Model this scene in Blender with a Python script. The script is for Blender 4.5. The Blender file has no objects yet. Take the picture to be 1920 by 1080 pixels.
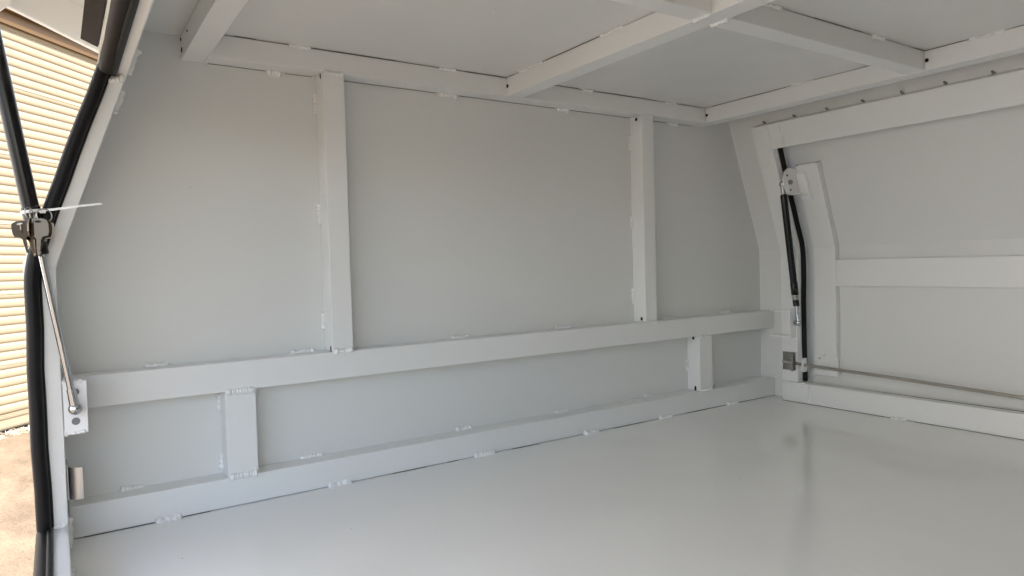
import bpy, bmesh, math, random
from mathutils import Vector, Matrix, noise
random.seed(7)
S = bpy.context.scene
COL = S.collection
# ------------------------------------------------------------------ camera, world, sun, exposure
cam_d = bpy.data.cameras.new('camera'); cam = bpy.data.objects.new('camera', cam_d); COL.objects.link(cam)
CAM = Vector((-0.02133, -1.23765, 0.39887))
R_ = Vector((0.83198, -0.55409, -0.02818)); U_ = Vector((0.04163, 0.01171, 0.99906)); F_ = Vector((0.55324, 0.83238, -0.03281))
m = Matrix.Identity(4)
for i in range(3):
    m[i][0] = R_[i]; m[i][1] = U_[i]; m[i][2] = -F_[i]; m[i][3] = CAM[i]
cam.matrix_world = m
cam_d.sensor_width = 36; cam_d.lens = 24.17; cam_d.clip_start = 0.01; cam_d.clip_end = 500
S.camera = cam
SUN_DIR = Vector((0.36, -0.93, 0)).normalized(); SUN_EL = math.radians(52)
world = bpy.data.worlds.new('World'); S.world = world; world.use_nodes = True
nt = world.node_tree; nt.nodes.clear()
sky = nt.nodes.new('ShaderNodeTexSky'); sky.sky_type = 'NISHITA'; sky.sun_disc = False
sky.sun_elevation = SUN_EL; sky.sun_rotation = math.atan2(SUN_DIR.x, SUN_DIR.y)
sky.dust_density = 3.0; sky.air_density = 1.0; sky.ozone_density = 1.0
bg = nt.nodes.new('ShaderNodeBackground'); bg.inputs['Strength'].default_value = 0.15
wo = nt.nodes.new('ShaderNodeOutputWorld')
nt.links.new(sky.outputs[0], bg.inputs[0]); nt.links.new(bg.outputs[0], wo.inputs[0])
sd = bpy.data.lights.new('sun', 'SUN'); sun = bpy.data.objects.new('sun', sd); COL.objects.link(sun)
sd.energy = 2.1; sd.angle = math.radians(0.5); sd.color = (1.0, 0.93, 0.82)
to_sun = Vector((SUN_DIR.x*math.cos(SUN_EL), SUN_DIR.y*math.cos(SUN_EL), math.sin(SUN_EL)))
sun.rotation_euler = to_sun.to_track_quat('Z', 'Y').to_euler(); sun.location = (0, -3, 5)
S.view_settings.view_transform = 'Standard'; S.view_settings.look = 'None'
S.view_settings.exposure = 2.38; S.view_settings.gamma = 1.0; S.view_settings.use_curve_mapping = False
S.cycles.max_bounces = 14; S.cycles.diffuse_bounces = 10; S.cycles.glossy_bounces = 6
S.cycles.sample_clamp_indirect = 6; S.cycles.use_denoising = True

# ------------------------------------------------------------------ materials
def mat(name, col, rough=0.5, metal=0.0, coat=0.0, bump=0.0, bscale=40, var=0.0, vscale=8, rvar=0.0, spec=0.5, wave=0.0):
    M = bpy.data.materials.new(name); M.use_nodes = True; n = M.node_tree; b = n.nodes['Principled BSDF']
    b.inputs['Base Color'].default_value = (*col, 1); b.inputs['Roughness'].default_value = rough
    b.inputs['Metallic'].default_value = metal; b.inputs['Coat Weight'].default_value = coat
    b.inputs['Specular IOR Level'].default_value = spec
    geo = n.nodes.new('ShaderNodeNewGeometry')
    def nz(scale, det=4):
        t = n.nodes.new('ShaderNodeTexNoise'); t.inputs['Scale'].default_value = scale; t.inputs['Detail'].default_value = det
        n.links.new(geo.outputs['Position'], t.inputs['Vector']); return t
    if bump:
        t = nz(bscale, 3); bp = n.nodes.new('ShaderNodeBump'); bp.inputs['Strength'].default_value = bump; bp.inputs['Distance'].default_value = 0.001
        n.links.new(t.outputs[0], bp.inputs['Height']); n.links.new(bp.outputs[0], b.inputs['Normal'])
    if wave:
        t2 = nz(2.2, 2); b2 = n.nodes.new('ShaderNodeBump'); b2.inputs['Strength'].default_value = 1.0; b2.inputs['Distance'].default_value = wave
        n.links.new(t2.outputs[0], b2.inputs['Height'])
        if bump: n.links.new(bp.outputs[0], b2.inputs['Normal'])
        n.links.new(b2.outputs[0], b.inputs['Normal'])
    if var:
        t = nz(vscale, 5); mx = n.nodes.new('ShaderNodeMix'); mx.data_type = 'RGBA'
        mx.inputs['A'].default_value = (*[c*(1-var) for c in col], 1); mx.inputs['B'].default_value = (*[min(1, c*(1+var)) for c in col], 1)
        n.links.new(t.outputs[0], mx.inputs['Factor']); n.links.new(mx.outputs['Result'], b.inputs['Base Color'])
    if rvar:
        t = nz(6, 6); mr = n.nodes.new('ShaderNodeMapRange'); mr.inputs['To Min'].default_value = rough-rvar; mr.inputs['To Max'].default_value = rough+rvar
        mr.inputs['From Min'].default_value = .3; mr.inputs['From Max'].default_value = .7
        n.links.new(t.outputs[0], mr.inputs['Value']); n.links.new(mr.outputs[0], b.inputs['Roughness'])
    return M
PAINT = mat('white_powder_coat', (.785, .794, .780), .34, bump=.10, bscale=260, var=.012, vscale=5, rvar=.05)
PANEL = mat('white_sheet_paint', (.728, .737, .718), .30, bump=.12, bscale=330, wave=.012, var=.012, vscale=3)
FLOOR = mat('white_floor_paint', (.86, .868, .85), .09, bump=.015, bscale=330, wave=.006, var=.01, vscale=2.5)
WELD = mat('painted_weld', (.83, .84, .83), .22, bump=.5, bscale=500)
FRAMEP = mat('white_frame_paint', (.80, .81, .80), .30, bump=.35, bscale=420)
DARK = mat('dark_joint', (.012, .012, .012), .9)
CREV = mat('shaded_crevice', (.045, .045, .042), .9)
RUBBER = mat('black_rubber', (.005, .005, .0055), .5, spec=.25, bump=.2, bscale=200)
DUSTY_LIT = mat('dusty_lit_rubber', (.017, .0125, .010), .7, spec=.2, bump=.3, bscale=300, var=.35, vscale=60)  # black rubber browned by dust and by ground light put into the colour
BLACK = mat('black_enamel', (.004, .004, .005), .25, spec=.35)
CHROME = mat('chrome', (.54, .57, .61), .07, metal=1)
RODM = mat('polished_rod', (.52, .49, .44), .2, metal=1)
BRK = mat('white_bracket_paint', (.86, .865, .86), .3)
LATCH = mat('brushed_aluminium', (.50, .49, .47), .36, metal=1, bump=.1, bscale=300)
STEEL = mat('stainless_steel', (.42, .41, .39), .36, metal=1, bump=.1, bscale=300)
NICKEL = mat('nickel_key', (.125, .112, .098), .33, metal=1, bump=.2, bscale=400)
BRASS = mat('brassy_key', (.15, .12, .09), .27, metal=1)
NYLON = mat('white_nylon', (.83, .84, .83), .4)
ALU = mat('bare_aluminium', (.20, .20, .20), .5, metal=.4, bump=.6, bscale=900)
CURT = mat('cream_shutter_paint', (.255, .21, .14), .55, var=.05, vscale=2)
BROWN = mat('brown_flashing', (.10, .055, .018), .6, var=.1, vscale=6)
SUBF = mat('tray_grey', (.25, .25, .25), .6)
def speckle(M, scale, thr, dark):
    n = M.node_tree; b = n.nodes['Principled BSDF']; geo = n.nodes.new('ShaderNodeNewGeometry')
    v = n.nodes.new('ShaderNodeTexVoronoi'); v.inputs['Scale'].default_value = scale; v.inputs['Randomness'].default_value = 1
    n.links.new(geo.outputs['Position'], v.inputs['Vector'])
    g = n.nodes.new('ShaderNodeMath'); g.operation = 'LESS_THAN'; g.inputs[1].default_value = thr; n.links.new(v.outputs['Distance'], g.inputs[0])
    sep = n.nodes.new('ShaderNodeSeparateColor'); n.links.new(v.outputs['Color'], sep.inputs[0])
    g2 = n.nodes.new('ShaderNodeMath'); g2.operation = 'GREATER_THAN'; g2.inputs[1].default_value = .86; n.links.new(sep.outputs[0], g2.inputs[0])
    mu = n.nodes.new('ShaderNodeMath'); mu.operation = 'MULTIPLY'; n.links.new(g.outputs[0], mu.inputs[0]); n.links.new(g2.outputs[0], mu.inputs[1])
    mx = n.nodes.new('ShaderNodeMix'); mx.data_type = 'RGBA'; mx.inputs['B'].default_value = (*dark, 1)
    src = b.inputs['Base Color'].links[0].from_socket; n.links.new(src, mx.inputs['A']); n.links.new(mu.outputs[0], mx.inputs['Factor']); n.links.new(mx.outputs['Result'], b.inputs['Base Color'])
speckle(FLOOR, 26, .035, (.42, .41, .38)); speckle(PANEL, 22, .022, (.45, .44, .41))
def ground_mat():
    M = bpy.data.materials.new('tan_concrete'); M.use_nodes = True; n = M.node_tree; b = n.nodes['Principled BSDF']; b.inputs['Roughness'].default_value = .85
    geo = n.nodes.new('ShaderNodeNewGeometry')
    mp = n.nodes.new('ShaderNodeMapping'); mp.inputs['Scale'].default_value = (1, .45, 1); mp.inputs['Rotation'].default_value = (0, 0, .9)
    n.links.new(geo.outputs['Position'], mp.inputs['Vector'])
    a = n.nodes.new('ShaderNodeTexNoise'); a.inputs['Scale'].default_value = 5; a.inputs['Detail'].default_value = 8; a.inputs['Roughness'].default_value = .65
    c = n.nodes.new('ShaderNodeTexNoise'); c.inputs['Scale'].default_value = 130; c.inputs['Detail'].default_value = 3
    n.links.new(mp.outputs[0], a.inputs['Vector']); n.links.new(geo.outputs['Position'], c.inputs['Vector'])
    r1 = n.nodes.new('ShaderNodeValToRGB'); e = r1.color_ramp.elements
    e[0].position = .32; e[0].color = (.11, .078, .048, 1); e[1].position = .68; e[1].color = (.225, .172, .112, 1)
    r2 = n.nodes.new('ShaderNodeValToRGB'); e = r2.color_ramp.elements
    e[0].position = .34; e[0].color = (.45, .42, .40, 1); e[1].position = .52; e[1].color = (1, 1, 1, 1)
    n.links.new(a.outputs[0], r1.inputs[0]); n.links.new(c.outputs[0], r2.inputs[0])
    mx = n.nodes.new('ShaderNodeMix'); mx.data_type = 'RGBA'; mx.blend_type = 'MULTIPLY'; mx.inputs['Factor'].default_value = .7
    n.links.new(r1.outputs[0], mx.inputs['A']); n.links.new(r2.outputs[0], mx.inputs['B']); n.links.new(mx.outputs['Result'], b.inputs['Base Color'])
    bp = n.nodes.new('ShaderNodeBump'); bp.inputs['Strength'].default_value = .6; bp.inputs['Distance'].default_value = .004
    n.links.new(c.outputs[0], bp.inputs['Height']); n.links.new(bp.outputs[0], b.inputs['Normal'])
    return M
GROUND = ground_mat()

# ------------------------------------------------------------------ helpers
WLOC = {}
def empty(name, loc, label, cat, group=None):
    o = bpy.data.objects.new(name, None); COL.objects.link(o); o.location = loc; o.empty_display_size = .05
    o['label'] = label; o['category'] = cat
    if group: o['group'] = group
    WLOC[o.name] = Vector(loc); return o
def obj(name, bm, material, parent=None, smooth=False, label=None):
    """links bm (world coordinates) as ONE mesh object with its origin in its own middle"""
    bmesh.ops.recalc_face_normals(bm, faces=bm.faces)
    if smooth:
        for f in bm.faces: f.smooth = True
    vs = [v.co for v in bm.verts]
    c = Vector([(min(v[i] for v in vs)+max(v[i] for v in vs))/2 for i in range(3)])
    bmesh.ops.translate(bm, verts=bm.verts, vec=-c)
    me = bpy.data.meshes.new(name); bm.to_mesh(me); bm.free(); me.materials.append(material)
    o = bpy.data.objects.new(name, me); COL.objects.link(o)
    pw = WLOC[parent.name] if parent else Vector((0, 0, 0))
    o.location = c-pw; WLOC[o.name] = c
    if parent: o.parent = parent
    if label: o['label'] = label
    if smooth and len(me.polygons) > 0:
        try: me.set_sharp_from_angle(angle=math.radians(42))
        except Exception: pass
    return o
def NB(): return bmesh.new()
def box(bm, x0, x1, y0, y1, z0, z1, bev=.0012):
    b = bmesh.new(); bmesh.ops.create_cube(b, size=1)
    for v in b.verts:
        v.co = Vector((x0+(v.co.x+.5)*(x1-x0), y0+(v.co.y+.5)*(y1-y0), z0+(v.co.z+.5)*(z1-z0)))
    if bev: bmesh.ops.bevel(b, geom=list(b.edges), offset=bev, segments=2, affect='EDGES', profile=.6)
    merge(bm, b); return bm
def merge(bm, b):
    me = bpy.data.meshes.new('t'); b.to_mesh(me); b.free(); bm.from_mesh(me); bpy.data.meshes.remove(me)
def prism(bm, pts, y0, y1, bev=.0012, axis='y'):
    """polygon in XZ (or given axis) extruded along axis"""
    b = bmesh.new()
    def P(p, t):
        return Vector((p[0], t, p[1])) if axis == 'y' else (Vector((t, p[0], p[1])) if axis == 'x' else Vector((p[0], p[1], t)))
    A = [b.verts.new(P(p, y0)) for p in pts]; B = [b.verts.new(P(p, y1)) for p in pts]
    b.faces.new(A); b.faces.new(B[::-1]); n = len(pts)
    for i in range(n): b.faces.new((A[i], A[(i+1) % n], B[(i+1) % n], B[i]))
    bmesh.ops.recalc_face_normals(b, faces=b.faces)
    if bev: bmesh.ops.bevel(b, geom=list(b.edges), offset=bev, segments=2, affect='EDGES', profile=.6)
    merge(bm, b); return bm
def sweep(bm, pts, radii, seg=16, caps=True, squash=None):
    """tube through pts with a radius at every point"""
    pts = [Vector(p) for p in pts]
    if isinstance(radii, (int, float)): radii = [radii]*len(pts)
    prev = None; rings = []
    for i, p in enumerate(pts):
        t = (pts[min(i+1, len(pts)-1)]-pts[max(i-1, 0)]).normalized()
        if prev is None:
            a = Vector((0, 0, 1)) if abs(t.z) < .9 else Vector((0, 1, 0)); u = t.cross(a).normalized()
        else: u = (prev-t*prev.dot(t)).normalized()
        prev = u; w = t.cross(u)
        rings.append([bm.verts.new(p+(u*math.cos(k*2*math.pi/seg)+w*math.sin(k*2*math.pi/seg))*radii[i]) for k in range(seg)])
    for a, b in zip(rings, rings[1:]):
        for k in range(seg): bm.faces.new((a[k], a[(k+1) % seg], b[(k+1) % seg], b[k]))
    if caps: bm.faces.new(rings[0][::-1]); bm.faces.new(rings[-1])
    return bm
def ball(bm, c, r, sub=3):
    bmesh.ops.create_icosphere(bm, subdivisions=sub, radius=r, matrix=Matrix.Translation(Vector(c))); return bm
def weld_bm(a, b, r=.0042, ripple=.0034):
    """a hand-laid bead: overlapping drops along a-b, fatter at the ends"""
    bm = NB(); a = Vector(a); b = Vector(b); L = (b-a).length; n = max(12, int(L/.0006)); pts = []; rr = []
    ea, eb = random.choice(((.34, .05), (.08, .22), (.28, .20), (.05, .30))); rip = ripple*random.uniform(.8, 1.25); ph = random.random()*6; w = Vector((random.random(), random.random(), random.random()))*20
    for i in range(n+1):
        t = i/n; s = t*L; e = min(s, L-s)
        k = .70+.26*abs(math.sin((s+.0012*noise.noise(w+Vector((s*90, 5, 0))))/rip*math.pi+ph)) + .22*noise.noise(w+Vector((s*160, 0, 0)))
        k += ea*math.exp(-((s-.0045)/.0032)**2)+eb*math.exp(-((L-s-.0045)/.0032)**2)+.14*noise.noise(w+Vector((3, s*60, 0)))
        k *= math.sqrt(max(0, 1-(1-e/.0036)**2))+.05 if e < .0036 else 1.05
        rr.append(max(.0004, r*k)); j = noise.noise_vector(w+Vector((0, s*120, 0)))*.0009
        pts.append(a+(b-a)*t+j)
    sweep(bm, pts, [q*1.15 for q in rr], 12); return bm
def weld(parent, a, b, r=.0042, ripple=.0034):
    return obj('weld_bead', weld_bm(a, b, r, ripple), WELD, parent, smooth=True)
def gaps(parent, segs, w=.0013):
    """unsealed joints along a member: thin dark strips drawn for the shade inside them"""
    for a, b in segs: obj('joint_shade', sweep(NB(), [a, b], w*.29, 4), CREV, parent)
def hole(parent, c, axis, ru=.0032, rv=.005):
    bm = NB(); c = Vector(c)
    n = 16; ax = Vector(axis).normalized(); up = Vector((0, 0, 1)) if abs(ax.z) < .9 else Vector((0, 1, 0)); s = ax.cross(up).normalized()
    A = [bm.verts.new(c+ax*.0006+s*math.cos(k*2*math.pi/n)*ru+up*math.sin(k*2*math.pi/n)*rv) for k in range(n)]
    B = [bm.verts.new(v.co-ax*.002) for v in A]
    bm.faces.new(A)
    for k in range(n): bm.faces.new((A[k], A[(k+1) % n], B[(k+1) % n], B[k]))
    return obj('drain_hole', bm, DARK, parent)

YN = -1.52                       # near end of the canopy, behind the camera
SL = .3546; ANG = math.atan(SL); CN, SN = math.cos(ANG), math.sin(ANG)
def zk(o): return .415+.1718*o
def sx(o, z):                    # inner face of the right side offset outwards by o
    return 1.665+o if z <= zk(o) else 1.665+o-SL*(z-zk(o))
def mx(x, side): return x if side > 0 else 1.646-x
def strip(bm, o0, o1, z0, z1, y0, y1, side, bev=.0012):
    """slab following the bent side profile between offsets o0<o1 and heights z0<z1 (cut square to the slope)"""
    def P(o, z):
        # z is measured on the inner (o=0) face; shift along the slope normal for the leaning part
        if z <= .415: return (mx(1.665+o, side), z)
        bx = 1.665-SL*(z-.415); return (mx(bx+o*CN, side), z+o*SN)
    zs = [z0]+([.415] if z0 < .415 < z1 else [])+[z1]
    inner = []; outer = []
    for z in zs:
        if z == .415 and z0 < .415 < z1:
            inner.append((mx(1.665+o0, side), zk(o0))); outer.append((mx(1.665+o1, side), zk(o1)))
        else: inner.append(P(o0, z)); outer.append(P(o1, z))
    return prism(bm, inner+outer[::-1], y0, y1, bev)

# ------------------------------------------------------------------ ground
bm = NB(); bmesh.ops.create_grid(bm, x_segments=2, y_segments=2, size=60)
for v in bm.verts: v.co.z = -.95
g = obj('ground', bm, GROUND); g['kind'] = 'structure'
g['label'] = 'sunlit tan concrete yard'; g['category'] = 'ground'

# ------------------------------------------------------------------ canopy
can = empty('ute_canopy', (.823, -.74, -.11), 'white painted aluminium vehicle canopy seen from inside, welded box tube frame and glossy floor', 'canopy')
T = .045
# floor sheet
bm = box(NB(), -.056, 1.708, YN, T-.001, -.003, 0, 0)
floor = obj('floor_panel', bm, FLOOR, can)
bm = box(NB(), -.0575, 1.722, YN-.01, .10, -.11, -.006, .003)
obj('base_frame', bm, SUBF, can)
# end wall sheet (trapezoid) and the unseen near one, its grey made up to cut bounce
def endpoly():
    k = .423
    return [(1.709, -.004), (1.709, k), (1.709-SL*(.8-k)+.0, .8013), (1.646-(1.7015-SL*(.8-k)), .8013), (1.646-1.7015, k), (1.646-1.7015, -.004)]
wall = obj('end_wall', prism(NB(), endpoly(), T, T+.003, 0), PANEL, can)
obj('end_wall', prism(NB(), endpoly(), YN-.003, YN, 0), mat('bounce_cut_grey', (.30, .30, .29), .8, bump=.3, bscale=200), can)
# roof sheet
rx = 1.709-SL*(.8-.423)
ROOFM = mat('white_roof_paint', (.745, .752, .736), .18, bump=.12, bscale=330, wave=.010)
roof = obj('roof_panel', box(NB(), 1.646-rx-.010, rx+.004, YN-.003, T+.004, .8015, .8045, 0), ROOFM, can)
obj('screw', ball(NB(), (.570, -.3176, .8005), .0028, 2), WELD, roof, True)
# floor-level and middle rails on the end wall
rail1 = obj('wall_rail', box(NB(), -.017, 1.7085, 0, T-.0005, .0012, .050, .0016), PAINT, can)
rail2 = obj('wall_rail', box(NB(), -.017, 1.7085, 0, T-.0005, .198, .248, .0016), PAINT, can)
# ceiling rail across the end wall
rail3 = obj('ceiling_rail', box(NB(), .211, 1.433, 0, T-.0005, .762, .800, .0014), PAINT, can)
beamL = obj('roof_beam', box(NB(), .172, .2095, YN+.05, T-.0005, .7615, .8005, .0014), PAINT, can)
beamC = obj('roof_beam', box(NB(), .8025, .8425, YN+.05, -.0006, .762, .8005, .0014), PAINT, can)
beamR = obj('roof_beam', box(NB(), 1.434, 1.474, YN+.05, T-.0005, .7615, .8005, .0014), PAINT, can)
xb = []
for y0 in (-.551, -1.05):
    for x0, x1 in ((.2105, .8015), (.8435, 1.433)):
        xb.append(obj('roof_cross_beam', box(NB(), x0, x1, y0, y0+.037, .7625, .8000, .0014), PAINT, can))
obj('ceiling_rail', box(NB(), .211, 1.433, YN+.001, YN+T, .762, .800, .0014), PAINT, can)
obj('wall_rail', box(NB(), -.017, 1.664, YN+.001, YN+T, .0012, .050, .0014), PAINT, can)
obj('wall_rail', box(NB(), -.017, 1.664, YN+.001, YN+T, .198, .248, .0014), PAINT, can)
# posts
p1 = obj('wall_post', box(NB(), .4005, .4405, .0008, T-.0005, .2485, .7615, .0016), PAINT, can)
p2 = obj('wall_post', box(NB(), 1.2000, 1.2385, .0008, T-.0005, .2485, .7615, .0016), PAINT, can)
p3 = obj('wall_post', box(NB(), .2108, .2612, .0008, T-.0005, .0505, .1975, .0016), PAINT, can)
p4 = obj('wall_post', box(NB(), 1.3935, 1.4415, .0008, T-.0005, .0505, .1975, .0016), PAINT, can)
for x0 in (.4, 1.2): obj('wall_post', box(NB(), x0, x0+.04, YN+.001, YN+T, .2485, .7615, .0014), PAINT, can)
# welds: floor joint
for x0, x1 in ((.098, .137), (.382, .428), (.694, .746), (.989, 1.038), (1.237, 1.284), (1.497, 1.543)):
    weld(rail1, (x0, -.0008, .0012), (x1, -.0008, .0012), .0056, .0085)
for x0, x1 in ((.053, .088), (.345, .389), (.675, .717), (.941, .983), (1.229, 1.263), (1.50, 1.53)):
    weld(rail1, (x0, T-.001, .0508), (x1, T-.001, .0508), .0042, .006)
for x0, x1 in ((.096, .133), (.336, .381), (.673, .717), (.948, .996), (1.30, 1.34), (1.53, 1.57)):
    weld(rail2, (x0, T-.001, .2488), (x1, T-.001, .2488), .0042, .006)
for x0, x1 in ((.311, .339), (.658, .704), (.971, 1.006), (1.333, 1.369)):
    weld(rail3, (x0, T-.001, .7608), (x1, T-.001, .7608), .0050, .006)
for x0, x1 in ((.340, .381), (.640, .679), (1.009, 1.043), (1.280, 1.318)):
    weld(rail3, (x0, -.0004, .8004), (x1, -.0004, .8004), .0042, .005)
# welds at the post ends
for p, z, xa, xe in ((p1, .7598, .4015, .4395), (p1, .2492, .402, .440), (p3, .1968, .212, .260), (p3, .0512, .212, .260)):
    weld(p, (xa, .0002, z), (xe, .0002, z), .0042 if p is p1 else .0048, .0042)
weld(p2, (1.203, .0004, .7605), (1.236, .0004, .7605), .0026); weld(p2, (1.203, .0004, .249), (1.236, .0004, .249), .0022)
weld(p4, (1.396, .0004, .1975), (1.405, .0004, .196), .0034); weld(p4, (1.396, .0004, .0512), (1.438, .0004, .0512), .0024)
# beads down the left flank of the posts against the sheet
for p, x, zz in ((p1, .3995, ((.692, .732), (.487, .527), (.287, .321))), (p2, 1.1992, ((.677, .719), (.482, .515), (.292, .333))),
                 (p4, 1.3925, ((.102, .131),)), (p3, .2098, ((.055, .085), (.16, .19)))):
    for z0, z1 in zz: weld(p, (x, T-.001, z0), (x, T-.001, z1), .0040, .007)
# open joints, their shade drawn as thin dark strips
e = .0003
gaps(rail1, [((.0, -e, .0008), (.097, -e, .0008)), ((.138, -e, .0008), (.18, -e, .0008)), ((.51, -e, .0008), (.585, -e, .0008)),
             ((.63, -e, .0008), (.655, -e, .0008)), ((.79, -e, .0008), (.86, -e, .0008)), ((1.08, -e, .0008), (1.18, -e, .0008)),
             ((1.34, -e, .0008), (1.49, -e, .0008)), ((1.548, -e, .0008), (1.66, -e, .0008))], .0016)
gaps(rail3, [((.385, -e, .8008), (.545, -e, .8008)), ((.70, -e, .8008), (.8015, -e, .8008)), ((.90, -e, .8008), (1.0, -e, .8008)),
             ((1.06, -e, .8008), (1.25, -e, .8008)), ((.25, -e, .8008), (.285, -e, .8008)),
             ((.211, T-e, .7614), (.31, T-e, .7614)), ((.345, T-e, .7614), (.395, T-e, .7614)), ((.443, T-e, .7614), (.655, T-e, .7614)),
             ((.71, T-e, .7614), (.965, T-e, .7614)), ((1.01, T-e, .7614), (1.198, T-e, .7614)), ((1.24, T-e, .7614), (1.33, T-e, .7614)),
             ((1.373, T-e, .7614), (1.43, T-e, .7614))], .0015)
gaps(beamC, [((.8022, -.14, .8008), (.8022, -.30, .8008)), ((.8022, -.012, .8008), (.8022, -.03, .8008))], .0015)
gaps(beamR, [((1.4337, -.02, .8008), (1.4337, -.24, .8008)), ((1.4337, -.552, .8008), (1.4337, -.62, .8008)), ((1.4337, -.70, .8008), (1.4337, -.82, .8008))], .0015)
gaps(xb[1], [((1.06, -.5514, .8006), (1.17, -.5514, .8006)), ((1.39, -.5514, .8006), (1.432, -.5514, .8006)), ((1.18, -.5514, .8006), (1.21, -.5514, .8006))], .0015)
weld(beamC, (.8018, -.305, .8008), (.8018, -.363, .8008), .0034, .01); weld(beamC, (.8018, -.05, .8008), (.8018, -.13, .8008), .0030, .02)
weld(xb[1], (1.24, -.5518, .8004), (1.28, -.5518, .8004), .0042, .006); weld(xb[1], (.90, -.5518, .8004), (.97, -.5518, .8004), .0042, .006)
weld(beamR, (1.4333, -.25, .8006), (1.4333, -.31, .8006), .0034); weld(beamR, (1.4333, -.63, .8006), (1.4333, -.69, .8006), .0030)
weld(xb[0], (.8020, -.5505, .7622), (.8020, -.515, .7622), .0034, .02); weld(xb[1], (.8430, -.5505, .7622), (.8430, -.515, .7622), .0034, .02)
weld(beamL, (.2102, .001, .7618), (.2102, .04, .7618), .0030)
# drain holes
hole(p1, (.4001, .012, .7555), (-1, 0, 0), .0018, .005); hole(p1, (.4001, .009, .2535), (-1, 0, 0), .0016, .0055)
hole(p2, (1.1996, .020, .7530), (-1, 0, 0), .0036, .0045); hole(p2, (1.1996, .016, .2560), (-1, 0, 0), .0036, .0045)
hole(p4, (1.3931, .022, .1915), (-1, 0, 0), .0036, .0045); hole(p4, (1.3931, .018, .0570), (-1, 0, 0), .0034, .0065)
hole(beamC, (.8021, -.003, .7825), (-1, 0, 0), .0038, .0040); hole(beamR, (1.4336, -.003, .7815), (-1, 0, 0), .0038, .0040)
hole(beamR, (1.4336, -.5545, .7815), (-1, 0, 0), .0036, .0038)
hole(beamL, (.1716, .030, .7745), (-1, 0, 0), .0035, .0045); hole(beamL, (.1716, .035, .7935), (-1, 0, 0), .003, .003); hole(beamL, (.1716, -.03, .7885), (-1, 0, 0), .002, .002)

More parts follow.
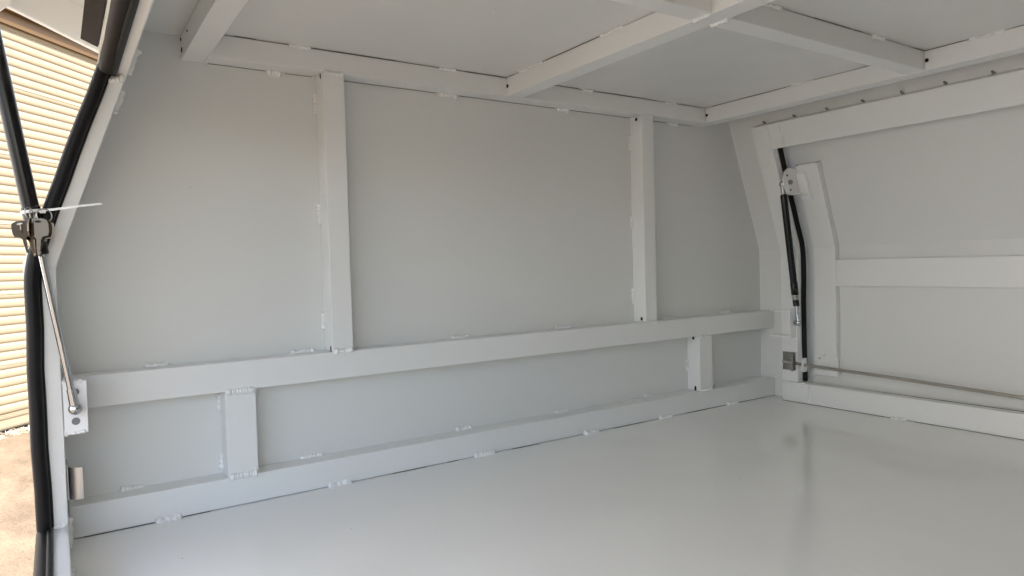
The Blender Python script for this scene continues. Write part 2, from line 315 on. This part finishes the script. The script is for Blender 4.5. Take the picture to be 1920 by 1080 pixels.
# sides ------------------------------------------------------------------
TT = .045
for side in (1, -1):
    TT = .045 if side > 0 else .0347
    # corner sheets: from the end wall to the opening and above the opening
    OO = .0455 if side > 0 else .0352
    bm = strip(NB(), OO, OO+.003, -.004, .800, -.0620, T+.003, side, 0)
    obj('side_panel', bm, PANEL, can)
    bm = strip(NB(), .0325, .0355, .7435, .806, YN, -.040, side, 0)
    strip(bm, OO, OO+.003, .684, .806, YN, -.0625, side, 0)
    cant = obj('cant_panel', bm, PANEL, can)
    # bent end post of the opening, butted between sill and header
    post = obj('door_post', strip(NB(), 0, TT, .0555, .6845, -.105, -.055, side, .0035), FRAMEP, can, True)
    head = obj('door_header', strip(NB(), 0, TT, .685, .748, YN+.02, -.055, side, .0022), PAINT if side > 0 else FRAMEP, can)
    sill = obj('door_sill', strip(NB(), 0, TT, .0008, .055, YN+.02, -.055, side, .0030), FRAMEP, can, True)
    obj('door_post', strip(NB(), 0, TT, .0555, .6845, YN+.02, YN+.07, side, .003), FRAMEP, can)
    # sealing strip behind the tube, towards the skin
    bm = NB()
    def sp(o, z):
        if z <= .415: return Vector((mx(1.665+o, side), 0, z))
        return Vector((mx(1.665-SL*(z-.415)+o*CN, side), 0, z+o*SN))
    def sealpath(o, y, z0=.03, zt=.685, knee=.028):
        P = []
        zs = [z0+(.415-knee-z0)*i/6 for i in range(7)]
        for z in zs: P.append(sp(o, z))
        a = sp(o, .415-knee); b = Vector((mx(1.665+o, side), 0, zk(o))); c = sp(o, .415+knee)
        for i in range(1, 8):
            t = i/8; P.append(a*(1-t)**2+b*2*t*(1-t)+c*t*t)
        for i in range(7): P.append(sp(o, .415+knee+(zt-.415-knee)*i/6))
        return [p+Vector((.0011*math.sin(p.z*17+1)+.0005*math.sin(p.z*61), y, 0)) for p in P]
    bulb = sealpath(.0290, -.112, .058, .684); lip = sealpath(.0215, -.1075, .058, .684)
    sweep(bm, [p+Vector((0, 0 if side < 0 else .004, 0)) for p in bulb], .0086 if side < 0 else .0058, 14); sweep(bm, lip, .0040 if side < 0 else .0026, 10)
    seal = obj('door_seal', bm, RUBBER, can, True)
    bm = NB()
    sweep(bm, [Vector((mx(1.665+.0290, side), y, (.0505 if side < 0 else .0500)+.0003*math.sin(y*9))) for y in [-.104-.05*i for i in range(28)]], .0088 if side < 0 else .0055, 14)
    if side < 0: sweep(bm, [Vector((mx(1.665+.0215, side), y, .0565)) for y in [-.104-.05*i for i in range(28)]], .0040, 10)
    obj('seal_sill_run', bm, RUBBER, seal, True)
    if side > 0: continue_header = False
    else: continue_header = True
    bm = NB(); q = sp(.0265, .683); q2 = sp(.0175, .683)
    sweep(bm, [Vector((q.x, y, q.z+.0006*math.sin(y*13))) for y in [-.108-.02*i for i in range(69)]], [.0098+.0012*noise.noise(Vector((i*.23, 3.3, 0))) if i else .0085 for i in range(69)], 14)
    b2 = NB(); sweep(b2, [Vector((q2.x, y, q2.z)) for y in [-.108-.05*i for i in range(28)]], .0062, 10)
    if side < 0: obj('seal_lip_run', b2, RUBBER, seal, True)
    else: b2.free()
    if continue_header: obj('seal_header_run', bm, DUSTY_LIT, seal, True)
    else: bm.free()
    # seams where the corner pieces are welded in
    def fx(z, y, o=-.0002): p = sp(o, z); p.y = y; return p
    if side > 0:
        obj('corner_joint', strip(NB(), -.0008, .0, .644, .7478, -.1045, -.0555, side, .0003), PAINT, post)
        obj('corner_joint', strip(NB(), -.0007, .0, .6865, .7476, -.139, -.105, side, .0003), PAINT, head)
        weld(post, fx(.6435, -.060), fx(.6435, -.080), .0020); weld(post, fx(.652, -.084), fx(.683, -.094), .0018, .01)
        weld(head, fx(.690, -.140), fx(.742, -.140), .0026, .008)
        weld(head, fx(.6855, -.098), fx(.6855, -.112), .0024)
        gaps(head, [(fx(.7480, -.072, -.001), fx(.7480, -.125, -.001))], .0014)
        weld(sill, fx(.003, -.137), fx(.052, -.139), .0026, .006); weld(sill, fx(.0545, -.110), fx(.0545, -.128), .0022)
        weld(sill, fx(.0012, -.355, -.001), fx(.0012, -.396, -.001), .0034, .01)
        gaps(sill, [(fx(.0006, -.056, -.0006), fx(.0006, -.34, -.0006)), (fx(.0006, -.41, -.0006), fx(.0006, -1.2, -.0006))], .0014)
    else:
        weld(post, (mx(sx(0, .683), -1)-.001, -.1055, .683), (mx(sx(0, .683), -1)-.024, -.1055, .6755), .0036, .005)
        weld(post, fx(.413, -.1052, .001), fx(.409, -.1052, .022), .0014)
        weld(sill, (-.0205, -.1035, .0555), (-.040, -.1035, .0555), .0036, .006)
        for z0, z1 in ((.640, .676), (.70, .742)):
            weld(post, fx(z0, -.060, -.001), fx(z1, -.060, -.001), .0046, .02)
        for z0, z1 in ((.006, .052),): weld(sill, fx(z0, -.056, -.001), fx(z1, -.056, -.001), .0036, .015)
        weld(sill, (-.0185, -.13, .001), (-.0185, -.28, .001), .0036, .02)
    # strut bracket on the post: folded channel, open inwards
    bm = NB(); xa, xb_ = sorted((mx(1.636, side), mx(1.6645, side)))
    box(bm, xa, xb_, -.1025, -.0990, .181, .2545, .0010)
    box(bm, xa, xb_, -.0985, -.040, .2510, .2545, .0010); box(bm, xa, xb_, -.0985, -.040, .181, .1845, .0010)
    br = obj('strut_bracket', bm, BRK, can)
    e1 = mx(1.664, side)
    weld(br, (e1, -.1030, .2530), (e1, -.085, .2530), .0040, .006); weld(br, (e1, -.1030, .1835), (e1, -.085, .1830), .0048, .006)
    if side < 0:
        weld(br, (.0085, -.1015, .1835), (-.012, -.1015, .1815), .0022, .006); weld(br, (.007, -.1015, .2540), (-.004, -.1015, .2545), .0020)
        for cc in ((-.0040, -.1029, .2395), (-.0045, -.1029, .1985)):
            bm = NB(); sweep(bm, [Vector(cc), Vector(cc)+Vector((0, .0012, 0))], .0052, 20); obj('bolt_hole', bm, ALU, br)
    # stainless latch striker: plate on the post with a rolled lip
    bm = NB(); xa, xb_ = sorted((mx(1.6645, side), mx(1.6625, side)))
    box(bm, xa, xb_, -.100, -.060, .088, .138, .0006)
    lat = obj('door_latch', bm, STEEL, can)
    bm = NB()
    pr = []
    for k in range(9):
        a = math.pi/2*k/8; pr.append((mx(1.6625-.0185*(1-math.cos(a)), side), -.0800-.0190*math.sin(a)))
    pr2 = [(p[0]+(.0016 if side > 0 else -.0016), p[1]-.0014) for p in pr]
    prism(bm, pr+pr2[::-1], .0875, .1325, 0, axis='z'); obj('latch_lip', bm, LATCH, lat, True)
    for zz in (.099, .127):
        obj('screw', sweep(NB(), [(mx(1.6624, side), -.070, zz), (mx(1.6612, side), -.070, zz)], .0030, 14), STEEL, lat)

# rivet tails of the hinge above the closed door
for k in range(16):
    y = -.0784-.0896*k; X = sx(.0325, .7665)-.001; Z = .7600
    bm = NB(); sweep(bm, [(X+.010, y, Z-.0035), (X-.002, y, Z+.0005), (X-.0075, y, Z+.0022)], [.0030, .0031, .0022], 12)
    r = obj('rivet', bm, STEEL, can, True)
    bm = NB(); sweep(bm, [(X-.0070, y, Z+.0020), (X-.0088, y, Z+.0026)], [.0012, .0010], 10); obj('rivet_pin', bm, DARK, r, True)

# gas struts ---------------------------------------------------------------
def strut(foot, top, f0, label, ring=True):
    foot = Vector(foot); top = Vector(top); d = (top-foot).normalized(); L = (top-foot).length
    P = lambda s: foot+d*s
    st = obj('gas_strut', sweep(NB(), [P(.014), P(f0*L)], .0046, 20), CHROME, can, True, label)
    bm = NB(); s0 = f0*L
    r = .0102 if foot.x < .5 else .0088
    sweep(bm, [P(s0-.004), P(s0-.003), P(s0+.012), P(s0+.013)], [.0085, r*.93, r*.93, r*.93], 24)
    sweep(bm, [P(s0+.030), P(s0+.031), P(L-.030), P(L-.026)], [r*.99, r, r, r*.55], 24)
    sweep(bm, [P(s0+.026), P(s0+.027), P(s0+.060), P(s0+.061)], [r*1.0, r*1.09, r*1.09, r*1.0], 24)
    obj('cylinder', bm, BLACK, st, True)
    bm = NB(); sweep(bm, [P(s0+.013), P(s0+.016), P(s0+.019), P(s0+.0205), P(s0+.022), P(s0+.025), P(s0+.027)], [r*.95, r*1.03, r*1.03, r*.9, r*1.03, r*1.03, r*.95], 24)
    obj('cylinder_ring', bm, STEEL, st, True)
    for c, sgn in ((foot, 1), (top, -1)):
        bm = NB(); sweep(bm, [c, c+d*sgn*.012, c+d*sgn*.028], [.0066, .0062, .0056], 18); ball(bm, c, .0088)
        obj('ball_joint', bm, CHROME, st, True)
        yy = .030 if (sgn > 0) else -.020
        bm = NB(); sweep(bm, [c, c+Vector((0, yy*.8, 0))], .0040, 14)
        sweep(bm, [c+Vector((0, (.007 if sgn > 0 else -.012), 0)), c+Vector((0, (.0095 if sgn > 0 else -.0145), 0))], .0075, 6)
        obj('ball_stud', bm, STEEL, st, True)
    return st
strut((1.6560, -.1145, .2215), (1.6040, -.1080, .5950), .135, 'black gas strut with silver collar beside the closed door')
strut((-.0048, -.1170, .2185), (-.0815, -.1170, .760), .40, 'gas strut with long chrome rod at the open doorway')

# closed side door (right) ---------------------------------------------------
bm = strip(NB(), .066, .068, .052, .735, YN+.03, -.092, 1, 0)
strip(bm, .0490, .0660, .052, .735, -.0945, -.0920, 1, 0); strip(bm, .0490, .0660, .730, .735, YN+.03, -.0946, 1, 0); strip(bm, .0490, .0660, .052, .0545, YN+.03, -.0946, 1, 0)
door = obj('side_door', bm, PANEL, can, label='closed side door with ribs inside')
# the folded foot of the door skin: a shallow lip curving in over the sill
bm = NB(); pts = []
for k in range(9):
    a = k/8; pts.append((1.7315-.020*(1-math.cos(a*math.pi/2)), .100-.046*math.sin(a*math.pi/2)))
pts2 = [(p[0]+.002, p[1]-.0006) for p in pts]
prism(bm, pts+pts2[::-1], YN+.03, -.118, 0); obj('door_foot', bm, PANEL, door, True)
rib = obj('door_rib', strip(NB(), .045, .0655, .0785, .627, -.190, -.127, 1, .0022), PAINT, door)
cr = obj('door_cross_rail', box(NB(), 1.7102, 1.7305, YN+.05, -.1905, .3195, .3895, .0020), PAINT, door)
for y0, y1, z in ((-.70, -.24, .3190),):
    weld(cr, (1.7296, -.23, z), (1.7296, -.29, z), .0022, .02)
obj('door_rib', strip(NB(), .045, .0655, .0785, .627, YN+.09, YN+.153, 1, .0022), PAINT, door)
# rib foot plate and beads
bm = NB(); box(bm, 1.7085, 1.7100, -.196, -.1255, .0765, .1290, .0006); obj('rib_foot_plate', bm, PAINT, door)
weld(rib, (1.7092, -.130, .0775), (1.7092, -.188, .0775), .0022, .02); weld(rib, (1.7095, -.150, .131), (1.7095, -.160, .136), .0028)
weld(rib, (1.7292, -.1915, .085), (1.7292, -.1915, .125), .0028)
hole(rib, (1.7083, -.143, .122), (-1, 0, 0), .002, .002)
def P45(o, z, y):
    return Vector((1.665-SL*(z-.415)+o*CN, y, z+o*SN))
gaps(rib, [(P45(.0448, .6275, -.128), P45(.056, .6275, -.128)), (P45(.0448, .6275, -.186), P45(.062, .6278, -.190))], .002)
# bracket plate for the strut, standing off the rib
pl = [(1.655, .634), (1.604, .636), (1.588, .626), (1.581, .605), (1.586, .585), (1.597, .569), (1.612, .564), (1.676, .570)]
bm = prism(NB(), pl, -.1265, -.1235, .0009)
strip(bm, .0415, .0448, .540, .607, -.156, -.1270, 1, .0008)
box(bm, 1.603, 1.650, -.1560, -.1262, .5640, .5665, .0006)
dbr = obj('strut_bracket', bm, BRK, door)
weld(dbr, P45(.0412, .610, -.1525), P45(.0412, .538, -.1575), .0024, .012)
bm = NB(); sweep(bm, [(1.6085, -.1268, .598), (1.6085, -.1320, .598)], .0072, 6); sweep(bm, [(1.6085, -.1315, .598), (1.6085, -.1350, .598)], .0036, 14)
obj('nut', bm, STEEL, dbr)
for q in ((1.5985, .616), (1.6125, .578)):
    bm = NB(); sweep(bm, [(q[0], -.1262, q[1]), (q[0], -.1270, q[1])], .0030, 14); obj('bolt_hole', bm, DARK, dbr)
# lock rod along the foot of the door, through a nylon-white guide
rp = [(1.660, -.092, .1100), (1.6600, -.134, .1067), (1.6600, -.3967, .0998), (1.660, -.635, .0911), (1.660, YN+.06, .066)]
lr = obj('lock_rod', sweep(NB(), rp, .0043, 16), RODM, door, True)
obj('rod_thread', sweep(NB(), [(1.655, -.066, .1120), (1.660, -.095, .1098)], .0050, 14), STEEL, lr, True)
bm = prism(NB(), [(1.6540, .088), (1.6505, .0925), (1.6505, .121), (1.6540, .1255), (1.6700, .1255), (1.6720, .103), (1.7095, .103), (1.7095, .096), (1.6720, .096), (1.6700, .088)], -.1290, -.1255, .0008)
obj('rod_guide', bm, PAINT, lr)

# open side door (left), lifted on its hinge ----------------------------------
P0 = Vector((.0476, 0, .7190)); D = Vector((-.9154, 0, .4025)); N = Vector((.4025, 0, .9154))
D2 = Vector((-math.cos(math.radians(4.3)), 0, math.sin(math.radians(4.3)))); N2 = Vector((-D2.z*-1, 0, -D2.x)); N2 = Vector((D2.z, 0, -D2.x))
def W(s, t):
    p = P0+D*min(s, .37)+N*t
    if s > .37: p = P0+D*.37+D2*(s-.37)+N2*t
    return (p.x, p.z)
def dprism(bm, s0, s1, t0, t1, y0, y1, bev=.001):
    ss = [s0]+([.37] if s0 < .37 < s1 else [])+[s1]
    return prism(bm, [W(s, t0) for s in ss]+[W(s, t1) for s in ss[::-1]], y0, y1, bev)
od = obj('lifted_side_door', dprism(NB(), -.004, .80, .045, .0475, YN+.03, -.0985, 0), PANEL, can, label='side door lifted open above the yard')
obj('door_lip', dprism(NB(), -.004, .80, .0, .0475, -.0985, -.0965, .0004), PAINT, od)
obj('door_rib', dprism(NB(), .125, .80, .022, .0448, -.190, -.127), PAINT, od)
obj('door_rib', dprism(NB(), .125, .80, .022, .0448, YN+.09, YN+.153), PAINT, od)
obj('door_cross_rail', dprism(NB(), .44, .51, .022, .0448, YN+.154, -.191), PAINT, od)
obj('door_foot', dprism(NB(), .79, .80, .0, .0448, YN+.03, -.0990), PAINT, od)
bm = prism(NB(), [W(.118, .022), W(.108, -.006), W(.118, -.032), W(.150, -.040), W(.185, -.028), W(.195, .022)], -.1290, -.1262, .0008)
obj('strut_bracket', bm, PAINT, od)
obj('door_edge_trim', dprism(NB(), -.004, .80, -.0012, .0008, -.0963, -.0850, 0), BRK, od)
fl = obj('hinge_flap', dprism(NB(), .004, .026, -.006, .0, YN+.04, -.128, .0012), DUSTY_LIT, od, label='dusty rubber flap under the hinge, warm ground light mixed into its brown')

# ------------------------------------------------------------------ zip tie and keys on the left strut
F0 = Vector((-.0048, -.1170, .2185)); T0 = Vector((-.0815, -.1170, .760)); dd = (T0-F0).normalized()
def on(z): t = (z-F0.z)/(T0.z-F0.z); return F0+(T0-F0)*t
cz = on(.4885)
bm = NB()
uu = dd.cross(Vector((0, 1, 0))).normalized(); ww = Vector((0, 1, 0))
ring = []
for k in range(25):
    a = 2*math.pi*k/24; ring.append(cz+uu*math.cos(a)*.0118+ww*math.sin(a)*.0122)
def band(bm, pts, h, th, updir):
    """flat strap through pts, h tall along updir and th thick"""
    pts = [Vector(p) for p in pts]; rings = []
    for i, p in enumerate(pts):
        t = (pts[min(i+1, len(pts)-1)]-pts[max(i-1, 0)]).normalized(); up = Vector(updir); up = (up-t*up.dot(t)).normalized(); s = t.cross(up)
        rings.append([bm.verts.new(p+up*a*h/2+s*b*th/2) for a, b in ((1, 1), (-1, 1), (-1, -1), (1, -1))])
    for a, b in zip(rings, rings[1:]):
        for k in range(4): bm.faces.new((a[k], a[(k+1) % 4], b[(k+1) % 4], b[k]))
    bm.faces.new(rings[0][::-1]); bm.faces.new(rings[-1])
band(bm, ring, .0040, .0012, dd)
hd = cz+Vector((.0125, -.010, .0005))
box(bm, hd.x-.0035, hd.x+.0035, hd.y-.003, hd.y+.003, hd.z-.003, hd.z+.003, .0006)
tail = [hd+Vector((0, 0, .001)), Vector((-.020, -.133, .4905)), Vector((.002, -.136, .4940)), Vector((.020, -.136, .4972)), Vector((.0368, -.135, .4997))]
band(bm, tail, .0030, .0010, (0, 0, 1))
zt = obj('zip_tie', bm, NYLON)
zt['label'] = 'white nylon zip tie looped round the gas strut with its long tail sticking out'; zt['category'] = 'zip tie'
kb = empty('key_bunch', tuple(cz+Vector((.0, -.016, -.03))), 'bunch of metal keys on wire rings hanging from the zip tie on the strut', 'keys')
def torus(bm, c, r, th, nrm, seg=28):
    nrm = Vector(nrm).normalized(); a = nrm.orthogonal().normalized(); b = nrm.cross(a)
    pts = [Vector(c)+(a*math.cos(2*math.pi*k/seg)+b*math.sin(2*math.pi*k/seg))*r for k in range(seg+1)]
    return sweep(bm, pts, th, 8, False)
kc = cz+Vector((.002, -.016, -.002))
obj('key_ring', torus(NB(), kc+Vector((-.003, -.002, -.003)), .0095, .0008, (.75, -.5, .25)), STEEL, kb, True)
obj('key_ring', torus(NB(), kc+Vector((.012, -.001, -.004)), .0090, .0008, (.35, -.9, .1)), STEEL, kb, True)
obj('key_ring', torus(NB(), kc+Vector((-.001, -.003, -.006)), .0085, .0007, (.9, -.25, .1)), STEEL, kb, True)
def key(c, tilt, yaw, sc, material, slot=True):
    """bow centred at c; the blade hangs down; tilt in the picture plane, yaw about the vertical"""
    b = bmesh.new(); out = []
    bowr = [(-.0125, .004), (-.0105, .0105), (-.005, .0128), (.005, .0128), (.0105, .0105), (.0125, .004), (.0128, -.006), (.0115, -.0115), (.0050, -.0130),
            (.0032, -.017), (.0026, -.020), (.0026, -.026), (.0014, -.0275), (.0026, -.030), (.0010, -.032), (.0024, -.0345), (.0020, -.0375), (.0006, -.0405), (-.0022, -.0385), (-.0026, -.017),
            (-.0050, -.0130), (-.0115, -.0115), (-.0128, -.006)]
    A = [b.verts.new((x, -.0011, z)) for x, z in bowr]; B = [b.verts.new((x, .0011, z)) for x, z in bowr]
    b.faces.new(A); b.faces.new(B[::-1]); n = len(A)
    for i in range(n): b.faces.new((A[i], A[(i+1) % n], B[(i+1) % n], B[i]))
    bmesh.ops.recalc_face_normals(b, faces=b.faces)
    M = Matrix.Translation(Vector(c)) @ Matrix.Rotation(yaw, 4, 'Z') @ Matrix.Rotation(tilt, 4, 'Y') @ Matrix.Scale(sc, 4)
    b2 = bmesh.new()
    if slot:
        nn = 14; sv = [(math.cos(2*math.pi*i/nn)*.0042, -.00125, .0082+math.sin(2*math.pi*i/nn)*.0017) for i in range(nn)]
        b2.faces.new([b2.verts.new(v) for v in sv])
    bmesh.ops.transform(b, matrix=M, verts=b.verts); bmesh.ops.transform(b2, matrix=M, verts=b2.verts)
    k = obj('key', b, material, kb)
    if slot: obj('key_slot', b2, DARK if material is not NICKEL or slot == 'd' else NYLON, k)
    else: b2.free()
YK = -.142
key((-.0545, YK-.002, .4640), -.20, .10, .80, NICKEL, True)
key((-.0480, YK+.006, .4630), -.34, .95, .90, BRASS, False)
key((-.0430, YK+.004, .4660), -.10, 1.20, .96, NICKEL, False)
key((-.0400, YK+.002, .4665), .00, .95, .96, BRASS, False)
key((-.0360, YK-.004, .4660), .02, -.20, .92, NICKEL, 'd')
key((-.0325, YK-.001, .4650), .10, .25, .92, BRASS, False)
key((-.0300, YK+.003, .4640), .20, -.1, .90, NICKEL, 'd')

# ------------------------------------------------------------------ roller door and building across the yard
dv = Vector((.66913, .74314, 0)); nv = Vector((.74314, -.66913, 0)); base = nv*-4.508
def PW(a, n, z): p = base+dv*a+nv*n; return Vector((p.x, p.y, z))
A0, A1 = 1.6, 7.4
bm = NB(); prof = []; z = -.78; pitch = .0775
k = 0
while z < 2.74:
    dbl = (k % 8 == 5)
    prof += [(0, z), (.003, z+.004), (.009, z+.010), (.013, z+.022), (.0145, z+.036), (.0145, z+.046), (.013, z+.056), (.009, z+.065), (.003, z+.071), (0, z+.0740)]
    if dbl: prof[-6:-5] = [(.0145, z+.036), (.008, z+.037), (.008, z+.040), (.0145, z+.041)]
    z += pitch; k += 1
cols = [A0+(A1-A0)*i/2 for i in range(3)]
rows = [[bm.verts.new(PW(a, n, zz)) for a in cols] for n, zz in prof]
for r0, r1 in zip(rows, rows[1:]):
    for i in range(2): bm.faces.new((r0[i], r0[i+1], r1[i+1], r1[i]))
rd = empty('roller_door', tuple(PW(4.5, 0, -.95)), 'cream corrugated roller door in full sun across the yard', 'roller door')
obj('door_curtain', bm, CURT, rd)
def pbox(bm, a0, a1, n0, n1, z0, z1, bev=.004):
    b = bmesh.new(); bmesh.ops.create_cube(b, size=1)
    for v in b.verts: v.co = PW(a0+(v.co.x+.5)*(a1-a0), n0+(v.co.y+.5)*(n1-n0), z0+(v.co.z+.5)*(z1-z0))
    if bev: bmesh.ops.bevel(b, geom=list(b.edges), offset=bev, segments=2, affect='EDGES')
    merge(bm, b); return bm
bm = pbox(NB(), A0, A1, -.005, .022, -.915, -.785); pbox(bm, A0, A1, .022, .034, -.90, -.885); pbox(bm, A0, A1, .022, .030, -.815, -.800)
obj('bottom_rail', bm, CURT, rd)
obj('foot_gap_shade', pbox(NB(), A0, A1, .0, .012, -.948, -.9155, 0), DARK, rd)  # black strip painted in for the shade of the gap under the curtain
bm = pbox(NB(), A0, A1, -.02, .05, 2.665, 2.775); pbox(bm, A0, A1, -.02, .10, 2.777, 2.80)
obj('hood', bm, BROWN, rd)
for a in (A0-.12, A1): obj('guide', pbox(NB(), a, a+.12, -.02, .06, -.95, 2.66), CURT, rd)
wl = empty('workshop_wall', tuple(PW(4.5, -.2, -.95)), 'cream workshop wall around the roller door, plus a pale wall added out of view to bounce light', 'building')
obj('wall', pbox(NB(), A1+.125, A1+3, -.15, .0, -.95, 2.80), CURT, wl); obj('wall', pbox(NB(), A0-13, A0-.125, -.15, .0, -.95, 4.6), mat('pale_bounce_cladding', (.78, .78, .77), .5, bump=.3, bscale=5), wl)  # tall pale wall is out of view, added to bounce light into the canopy
obj('back_wall', pbox(NB(), A0-.1, A1+.1, -.15, -.03, -.95, 2.80), CURT, wl)
# dry weeds and leaves along the foot of the roller door
bm = NB()
STRAW = mat('dry_straw', (.50, .43, .32), .8, var=.3, vscale=40)
for i in range(520):
    a = random.uniform(3.2, 6.2); n = .03+abs(random.gauss(0, .10)); L = random.uniform(.02, .09); an = random.uniform(0, 6.28)
    p = PW(a, n, -.947+random.random()*.008); q = p+Vector((math.cos(an)*L, math.sin(an)*L, random.uniform(0, .03)))
    mid = (p+q)/2+Vector((0, 0, random.uniform(.0, .012)))
    sweep(bm, [p, mid, q], [.0016, .0022, .0008], 4)
st = obj('dry_litter', bm, STRAW); st['kind'] = 'stuff'; st['label'] = 'dry straw and leaf litter along the foot of the roller door'; st['category'] = 'litter'
